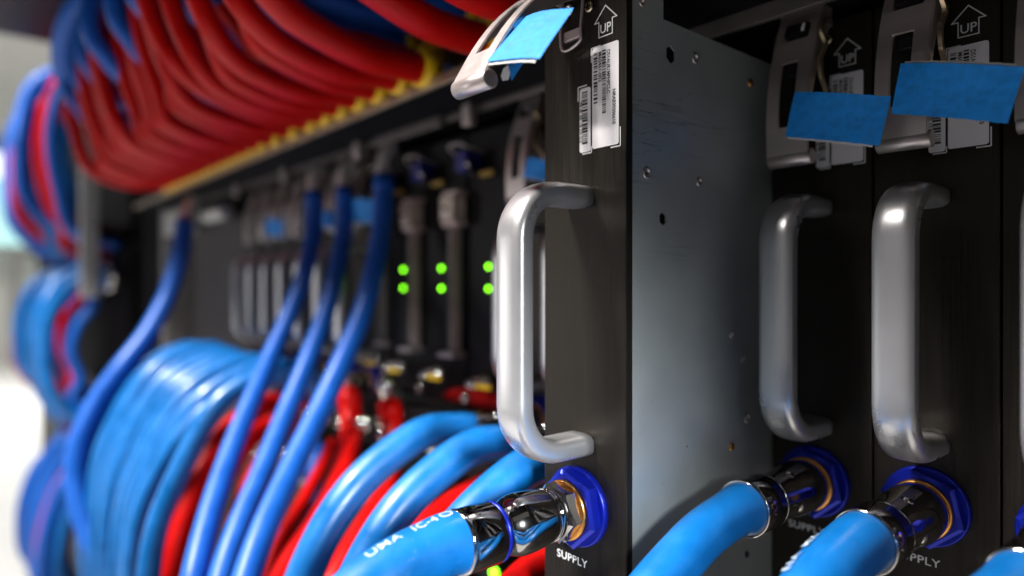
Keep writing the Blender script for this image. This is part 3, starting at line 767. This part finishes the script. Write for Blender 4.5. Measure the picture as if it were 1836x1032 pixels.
# ------------------------------------------------------------------ switch modules with green lights
def make_module():
    X0 = -.469
    T = Thing('switch_module', (X0, YF, ZB), 'black module with two green lights, nearest to the bright handle', 'network module', 'black modules with green lights')
    P = lambda x, y, z: Vector((X0 + x, YF + y, z))
    T.part('front_plate', MB().box(P(-.0345, 0, -.115), P(.0365, .005, .143), .0008), M_BLACK)
    T.part('module_body', MB().box(P(-.033, .0053, -.113), P(.035, .2, .14)), M_MATTE)
    for z in (.0172, -.0026):
        T.part('status_light', MB().lathe(P(-.004, 0, z), (0, -1, 0), [(-.001, .0020), (.0012, .0020), (.0018, .0015), (.002, .0006)], 16), M_LED)
    T.part('light_column', MB().box(P(-.0400 + .065, -.012, -.062), P(-.0400 + .0705, -.001, .058), .001), M_STRIP)
    T.part('column_rib', MB().box(P(-.0400 + .0665, -.0135, -.060), P(-.0400 + .0690, -.0121, .056), .0004), M_RAIL)
    w = T.part('clear_window', MB().box(P(.018, -.018, .060), P(.040, -.003, .084), .0015), M_CLEAR)
    T.part('window_lens', MB().ball(P(.028, -.018, .070), .0042, 14), M_SILVER, w)
    T.part('window_rail', MB().box(P(.0165, -.0145, .085), P(.0415, -.002, .089), .0008), M_STRIP, w)
    T.part('window_rail', MB().box(P(.0165, -.0145, .056), P(.0415, -.002, .0595), .0008), M_STRIP, w)
    T.part('column_foot', MB().box(P(.018, -.020, -.067), P(.040, -.001, -.0625), .0008), M_STEEL)
    # low fittings and yellow pull tab
    f = T.part('drain_fitting', MB().lathe(P(.004, -.001, -.085), (0, -1, 0), [(0, .006), (.012, .006), (.013, .0045), (.024, .0045)], 16), M_SILVER)
    T.part('fitting_knob', MB().ball(P(.004, -.027, -.085), .0044, 16), M_CHROME, f)
    T.part('pull_tab', MB().box(P(.014, -.030, -.0875), P(.034, -.027, -.0835), .001), M_YELLOW)
    T.part('tab_stem', MB().box(P(.006, -.029, -.0865), P(.0118, -.0275, -.0845)), M_SILVER)
    T.part('lower_knob', MB().ball(P(-.012, -.020, -.100), .0050, 16), M_CHROME)
    T.part('top_knob', MB().ball(P(-.006, -.022, .108), .0030, 16), M_CHROME)
    T.part('top_stem', MB().lathe(P(-.006, 0, .101), (0, -1, 0), [(0, .004), (.02, .004)], 12), M_BLACK)
    T.part('top_tab', MB().box(P(.010, -.022, .094), P(.028, -.019, .099), .001), mat('dull_yellow', (.32, .2, .02), 0, .5))
    T.part('blue_cap', MB().box(P(-.030, -.020, .104), P(-.012, -.001, .122), .002), mat('navy_plastic', (.01, .012, .16), 0, .35))
    T.part('bail_wire', MB().tube(spline([P(-.032, -.001, .112), P(-.032, -.024, .124), P(-.020, -.026, .127), P(-.008, -.024, .124), P(-.008, -.001, .120)], 6), .0009, 8), M_STEEL)
    return T
mod = make_module()
mlabels = ['black module with two green lights left of the bright handle gap, second from the handle', 'black module whose green lights stand beside the thickest drop hose', 'black module half hidden behind the three long drop hoses']
for i, x in enumerate((-.544, -.616, -.688)):
    c = copy_tree(mod.root); c.location.x = x
    c['label'] = mlabels[i]
    if i == 2: c.location.y = YF + .012
for ch in list(mod.root.children):
    if ch.name.split('.')[0] in ('clear_window', 'light_column', 'column_rib', 'column_foot'):
        for g in list(ch.children): bpy.data.objects.remove(g)
        bpy.data.objects.remove(ch)

# ------------------------------------------------------------------ rack cabinets
def make_rack(x1, x0, name, label):
    """x1 right end, x0 left end (x0 < x1)"""
    T = Thing(name, (x1, .43, -H), label, 'server rack', 'server racks along the aisle')
    T.part('chassis_back', MB().box((x0, .59, -H + .02), (x1, .60, .9)), M_MATTE)
    T.part('lower_shelf', MB().box((x0, .385, ZB - .012), (x1, .585, ZB - .002)), M_BLACK)
    T.part('lower_panel', MB().box((x0, .386, -H + .02), (x1, .392, ZB - .014)), M_BLACK)
    T.part('shelf', MB().box((x0, .288, .1535), (x1, .585, .157)), M_MATTE)
    T.part('shelf_lip', MB().box((x0, .2835, .151), (x1, .2875, .1592), .0006), M_TAN)
    T.part('top_rail', MB().box((x0, .344, .1482), (x1, .350, .1530), .0005), M_RAIL)
    T.part('upper_panel', MB().box((x0, .386, .158), (x1, .392, .9)), M_MATTE)
    return T
rk = make_rack(.25, -1.485, 'server_rack', 'near server rack whose blades and hoses fill most of the picture')
rk.part('added_shade_tray', MB().box((-.50, -.150, .60), (.25, .60, .612), .001), M_BLACK)  # added tray, sized to keep the ceiling lamp off the upper hoses
rk.part('added_shade_tray', MB().box((-2.0, -.190, .60), (-.502, .60, .612), .001), M_BLACK)  # added as well; reaches farther out to shade the farther upper hoses
# bright plates on the rail, hangers
for xa, xb in ((-.62, -.50), (-.30, -.10)):
    rk.part('rail_plate', MB().box((xa, .3395, .1440), (xb, .3435, .1535), .0005), M_RAIL)
for x in (-.456, -.655, -.86, -1.05):
    rk.part('rail_hanger', MB().box((x - .006, .336, .136), (x + .006, .3435, .164), .0008), M_STEEL)
rk.part('upper_manifold', MB().box((-1.46, .345, .190), (-.24, .385, .262), .004), mat('manifold_steel', (.24, .2, .17), .8, .35, .15, 50))
rk.part('lower_manifold', MB().box((-1.46, .335, .1592), (-.24, .380, .180), .003), mat('manifold_steel', (.24, .2, .17), .8, .35, .15, 50))
# blank filler panel and pale bracket at the rack's far end
rk.part('filler_panel', MB().box((-1.40, .372, ZB), (-1.055, .378, .12), .001), mat('filler_grey', (.040, .035, .037), .2, .5, .1, 30))
rk.part('end_post', MB().box((-1.52, .340, -H + .02), (-1.485, .60, .9), .002), M_GREY)
rk.part('end_bracket', MB().box((-1.47, .335, .10), (-1.36, .371, .145), .003), mat('pale_bracket', (.5, .49, .48), .3, .4))
rk.part('bracket_roll', MB().lathe((-1.22, .345, .120), (1, 0, 0), [(0, .010), (.003, .012), (.10, .012), (.103, .010)], 20), mat('pale_bracket', (.5, .49, .48), .3, .4))
# black void behind the gap and the lower chassis with bits of fittings
low_bits = Thing('lower_manifold', (-.60, .36, -.2), 'dark lower manifold with silver and brass fittings seen between the hoses', 'manifold')
low_bits.part('manifold_body', MB().box((-1.04, .345, -.165), (-.43, .372, -.118), .003), M_BLACK)
low_bits.part('return_body', MB().box((-1.04, .345, -.245), (-.43, .372, -.200), .003), M_BLACK)
rnd = random.Random(4)
for i in range(26):
    x = -.445 - .0225 * i; z = (-.142 if i % 2 else -.222) + rnd.uniform(-.006, .006)
    m_ = [M_SILVER, M_BRASS, M_CHROME, M_SILVER][i % 4]
    f = low_bits.part('fitting', MB().lathe((x, .345, z), (0, -1, 0), [(0, .008), (.008, .008), (.009, .0055), (.022, .0055), (.023, .0075), (.028, .0075)], 14), m_)
    low_bits.part('fitting_cap', MB().ball((x, .315, z + .002), .0062, 14), M_CHROME, f)
low_bits.part('status_light', MB().lathe(onY(886, 1026, .345) + Vector((0, .001, 0)), (0, -1, 0), [(0, .0045), (.002, .0045), (.003, .003)], 14), M_LED)

rk2 = make_rack(-1.98, -4.3, 'server_rack', 'farther server rack beyond the grey post, its hoses a blurred bunch')
rk2.part('front_post', MB().box((-2.02, .262, -.03), (-1.982, .300, .38), .003), mat('post_grey', (.42, .42, .43), .3, .4, .05, 20))
solo('cabinet_door', MB().box((-1.97, .395, -H + .02), (-1.53, .42, 1.1), .003), M_MATTE, (-1.75, .40, -H), 'black closed panel filling the gap between the two racks', 'door')
rk2.part('front_panel', MB().box((-4.3, .372, ZB), (-1.985, .380, .9), .001), M_MATTE)
g2 = 'blurred hoses on the farther rack'
cnt = 0
for tier, (zt, zb, n) in enumerate(((.60, .09, 24), (.02, -.37, 26), (-.46, -1.0, 20))):
    for k in range(n):
        inner = k % 2
        x = -2.04 - .028 * k; red = (k % 9 in (3, 4)) if tier else (1 < k < 7 or k in (14,))
        j = random.uniform(-1, 1); e = random.uniform(-.018, .026) + (.050 if inner else 0) - (.030 if tier == 0 and k > 7 else 0)
        zt2, zb2 = zt + random.uniform(-.05, .03), zb + random.uniform(-.04, .06); hgt = zt2 - zb2; zt_ = zt2
        ctrl = [(x, .34, zt_), (x, .29, zt_ + .005), (x + .02 * j, .235 + e, zt_ - (.10 + .05 * inner) * hgt), (x + .035 * j, .200 + e, zt_ - .30 * hgt), (x + .01 * j, .190 + e * .9, zt_ - .52 * hgt), (x - .03 * j, .205 + e, zt_ - .75 * hgt), (x - .02 * j, .25, zt_ - .93 * hgt), (x, .35, zb2)]
        where = ['upper', 'middle', 'lower'][tier]
        T, pts = hose(ctrl, .0150, M_HRED if red else (M_HBLUE if (k + tier) % 2 else M_HDARK), '%s hose of the %s blurred far rack bunch, counted from its right' % (ORD[k], where), g2, seg=14, per=6)
        T.part('end_fitting', MB().lathe((x, ctrl[0][1], ctrl[0][2]), (0, 1, 0), [(-.012, .019), (.012, .019), (.013, .012), (.05, .012)], 14), M_SILVER)

# ------------------------------------------------------------------ tape strips
def tape_strip(corners, label, bow=.003, layers=1, name='tape_strip', curl=0.0, back=.04):
    """corners TL, TR, BR, BL in rack coordinates; a thin paper strip with slight sag"""
    TL, TR, BR, BL = [Vector(c) for c in corners]; nU, nV = 22, 8
    nrm = (TR - TL).cross(BL - TL).normalized()
    if nrm.dot((TL + BR) / 2) > 0: nrm = -nrm        # towards the lens side
    O = (TL + BR) / 2
    T = Thing(name, O, label, 'tape', 'blue painter\'s tape strips')
    def sheet(off, us=0.0, vs_=0.0, th=.00012):
        mb = MB(); V = []
        for w in (0, 1):
            for i in range(nU + 1):
                for j in range(nV + 1):
                    u, v = i / nU, j / nV
                    if us: u = .03 + .90 * u
                    p = TL.lerp(TR, u).lerp(BL.lerp(BR, u), v + vs_)
                    e = .00008 * math.sin(37 * u + 5 * v) + .00005 * math.sin(91 * u)
                    p = p + nrm * (bow * math.sin(math.pi * u) + curl * u * u + off - w * th + .0004 * math.sin(5 * u + 3 * v))
                    if j in (0, nV): p = p + (BL - TL).normalized() * e
                    V.append(p)
        n1 = (nU + 1) * (nV + 1); f = []
        q = lambda i, j, w: w * n1 + i * (nV + 1) + j
        for i in range(nU):
            for j in range(nV):
                f.append((q(i, j, 0), q(i + 1, j, 0), q(i + 1, j + 1, 0), q(i, j + 1, 0))); f.append((q(i, j, 1), q(i, j + 1, 1), q(i + 1, j + 1, 1), q(i + 1, j, 1)))
        for i in range(nU):
            f.append((q(i, 0, 0), q(i, 0, 1), q(i + 1, 0, 1), q(i + 1, 0, 0))); f.append((q(i, nV, 0), q(i + 1, nV, 0), q(i + 1, nV, 1), q(i, nV, 1)))
        for j in range(nV):
            f.append((q(0, j, 0), q(0, j + 1, 0), q(0, j + 1, 1), q(0, j, 1))); f.append((q(nU, j, 0), q(nU, j, 1), q(nU, j + 1, 1), q(nU, j + 1, 0)))
        mb.add(V, f, False)
        return mb
    T.part('tape_face', sheet(0), M_TAPE)
    T.part('tape_back', sheet(-.0009, -.035, back), mat('tape_backing', (.62, .60, .58), 0, .7, .08, 200))
    return T, nrm
Yt = .334
tape_strip([onY(1425, 165, Yt), onY(1597, 173, Yt), onY(1578, 262, Yt), onY(1408, 245, Yt)], 'lower of the two flat deep-blue tape strips, on the blade beside the galvanised side')
tape_strip([onY(1615, 114, Yt), onY(1838, 120, Yt), onY(1807, 222, Yt), onY(1598, 204, Yt)], 'upper and wider flat deep-blue tape strip reaching the right picture edge', back=-.05)
# tape on the raised lever: catches the ceiling light
hinge_e = Vector((XE, YE - .010, .150))
pl = [Vector(p) for p in ()]
def lev_pt(u, v, w): return lev_e(u, v, w)
TL, BL = atD(931, 36, .302), atD(873, 111, .285)
TR, BR = onY(1028, 13, TL.y + .001), onY(968, 107, BL.y + .002)
tp, nrm = tape_strip([TL, TR, BR, BL], 'pale overlit tape strip on the raised latch of the pulled-out blade', bow=.0012)
fold = MB()
q = [atD(*c) for c in ((913, 106, .288), (943, 105, .289), (917, 144, .287), (911, 126, .286))]
fold.add(q + [p + Vector((0, .0003, 0)) for p in q], [(0,1,2,3),(7,6,5,4),(0,4,5,1),(1,5,6,2),(2,6,7,3),(3,7,4,0)])
gl = MB(); q = [atD(*c) for c in ((902, 124, .2862), (910, 117, .2862), (914, 130, .2862), (911, 143, .2862), (901, 145, .2862), (898, 137, .2862))]
gl.add(q + [p + Vector((0, .0003, 0)) for p in q], [tuple(range(6)), tuple(range(11, 5, -1))] + [(i, (i + 1) % 6, 6 + (i + 1) % 6, 6 + i) for i in range(6)])
tp.part('glue_side', gl, M_STICKER)
tp.part('folded_end', fold, M_TAPE)
# far blades' tape and the one past the plate's left edge
Y3 = YF - .035
tape_strip([onY(946, 282, Y3), onY(1000, 290, Y3), onY(990, 326, Y3), onY(938, 318, Y3)], 'small blue tape piece peeking past the left edge of the pulled-out blade')
for (x, y, w, h), lab in (((652, 378, 40, 46), 'blurred blue tape square between the middle and thickest drop hoses'), ((588, 392, 26, 34), 'blurred blue tape piece between the left and middle drop hoses'), ((492, 408, 30, 34), 'blurred blue tape piece farthest left above the far handles')):
    tape_strip([onY(x - w / 2, y - h / 2, Y3), onY(x + w / 2, y - h / 2 + 4, Y3), onY(x + w / 2, y + h / 2, Y3), onY(x - w / 2, y + h / 2 - 4, Y3)], lab)

# ------------------------------------------------------------------ far end of the room
far = Thing('window_panel', (-13.9, 1.0, 0), 'bright window at the far end of the aisle, blurred to white', 'window')
far.part('pane', MB().box((-13.98, .3, .9), (-13.94, 3.2, 2.2)), mat('lit_window', (.8, .8, .78), 0, .4, emit=((1, .98, .92), 1.6)))
far.part('frame_head', MB().box((-13.99, .2, 2.2), (-13.90, 3.3, 2.28)), M_GREY)
far.part('frame_sill', MB().box((-13.99, .2, .82), (-13.90, 3.3, .9)), M_GREY)
scr = Thing('wall_screen', (-12.5, .9, .0), 'pale teal screen standing below the bright window', 'screen')
scr.part('screen', MB().box((-12.5, .45, .6), (-12.48, 1.15, 1.6)), mat('teal_screen', (.3, .6, .6), 0, .4, emit=((.55, .9, .88), .7)))
scr.part('stand', MB().box((-12.56, .75, -H), (-12.52, .85, .6)), M_GREY)
solo('storage_cabinet', MB().box((-9.6, .95, -H), (-9.0, 1.6, .45), .01), M_GREY, (-9.3, 1.2, -H), 'grey cabinet in the blurred distance left of the racks', 'cabinet')
